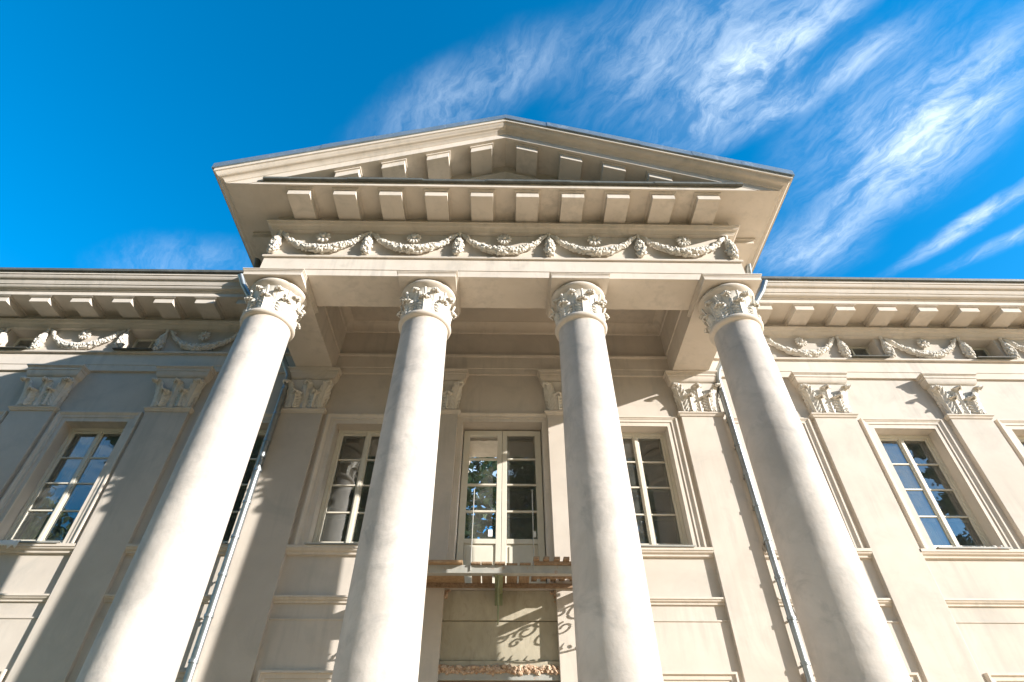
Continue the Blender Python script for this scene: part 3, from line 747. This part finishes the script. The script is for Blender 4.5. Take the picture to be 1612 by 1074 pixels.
# ------------------------------------------------------------------ plastic film and plaster crumbs on sills, cable
def film(name, x0, x1, label, seed):
    random.seed(seed); mb = MB(); n = 30; rows = []
    for j, (y, z) in enumerate(((-.05, 6.003), (-.12, 6.005), (-.148, 5.99), (-.152, 5.94), (-.15, 5.90))):
        rows.append([(x0 + (x1 - x0) * i / n, y + random.uniform(-.008, .008), z + random.uniform(-.004, .014) - (max(0, random.gauss(-.01, .05)) if j == 4 else 0)) for i in range(n + 1)])
    mb.strips(rows); o = mb.build(name, 'plastic', None, smooth=40)
    sd = o.modifiers.new('thick', 'SOLIDIFY'); sd.thickness = .003
    return tag(o, label, 'plastic film')
film('plastic_film', -9.75, -9.0, 'torn white plastic film hanging over the sill of the left wing window', 5)
def crumbs(name, x0, x1, label, seed):
    random.seed(seed); mb = MB()
    for i in range(46):
        q = random.uniform(.008, .03); mb.ball((random.uniform(x0, x1), random.uniform(-.12, .05), 6.0 + q * .5), (q * 1.5, q, q * .7), 6, 4, rot_rand())
    return tag(mb.build(name, 'orn', None, smooth=60), label, 'rubble', None, 'stuff')
crumbs('plaster_rubble', 8.6, 9.6, 'crumbs of plaster lying on the sill of the right wing window', 6)
m = MB(); m.tube([(5.42 - .10 * math.sin(i / 20 * PI) - .06 * math.sin(i * .5) , -.05 - .02 * math.sin(i * .9), 5.5 - 2.6 * i / 20) for i in range(21)], .007, 6)
tag(m.build('cable', 'iron', None, smooth=60), 'thin dark cable hanging down the wall beside the right downpipe', 'cable')

# ------------------------------------------------------------------ trees across the square (near row seen mirrored in the panes)
def tree(loc, h, rad, seed, label, low=.33):
    random.seed(seed); t = empty('leafy_tree', loc); tag(t, label, 'tree', 'trees across the square in front of the palace')
    mb = MB(); mb.tube([(0, 0, 0), (.15, .1, h * .25), (-.1, .2, h * .5), (.1, 0, h * .8)], [.55, .42, .3, .1], 10)
    tips = []
    for i in range(14):
        a = random.uniform(0, 2 * PI); z = h * random.uniform(max(.25, low - .1), .75); r = rad * random.uniform(.4, .85)
        e = (r * math.cos(a), r * math.sin(a), z + h * random.uniform(.08, .22)); tips.append(e)
        mb.tube([(0, .1, z), (e[0] * .5, e[1] * .5, z + h * .06), e], [.18, .1, .03], 6)
    mb.build('trunk', 'bark', t, smooth=60)
    cr = MB()
    cl = [(random.gauss(0, rad * .42), random.gauss(0, rad * .42), h * random.uniform(low, .98)) for _ in range(210)] + tips
    for c in cl:
        cs = rad * random.uniform(.16, .32) * (1.15 - .5 * max(0, c[2] / h - .6))
        for k in range(85):
            d = Vector((random.gauss(0, 1), random.gauss(0, 1), random.gauss(0, .8))); d = d.normalized() * cs * random.random() ** .4
            p = Vector(c) + d; q = random.uniform(.20, .36); rm = rot_rand()
            a, b2 = rm @ Vector((q, 0, 0)), rm @ Vector((0, q * .6, 0))
            cr.add([p - a, p + b2, p + a, p - b2], [(0, 1, 2, 3)])
    cr.build('crown', 'leaf', t, merge=False)
TREES = [(-50, -26, 22, 7, 'tree across the square, farthest left of the row'), (-39, -28, 24, 7.0, 'second tree from the left end of the row across the square'),
         (-20.5, -24, 24, 5.0, 'tree across the square, opposite the left wing'), (-16, -28, 25, 7.5, 'tree across the square, just left of the left wing window opposite'),
         (-7, -25, 24, 7, 'tree across the square, left of the portico axis'), (3, -29, 26, 7.5, 'tallest tree across the square, opposite the portico'),
         (12, -27, 24, 7, 'tree across the square, right of the portico axis'), (36.6, -28.8, 28, 2.2, 'slender tree at the right end of the row across the square'), (24, -56, 22, 8, 'tree added far off to block low sky light, behind the slender tree'), (44, -58, 23, 8, 'tree added far off to block low sky light, second from the right'), (64, -54, 22, 8, 'tree added far off to block low sky light, rightmost of all')]  # far trees behind the row are added to block low sky light
for i, (x, y, h, r, lab) in enumerate(TREES): tree((x, y, 0), h, r, i + 1, 'leafy ' + lab, .62 if r < 3 else .33)
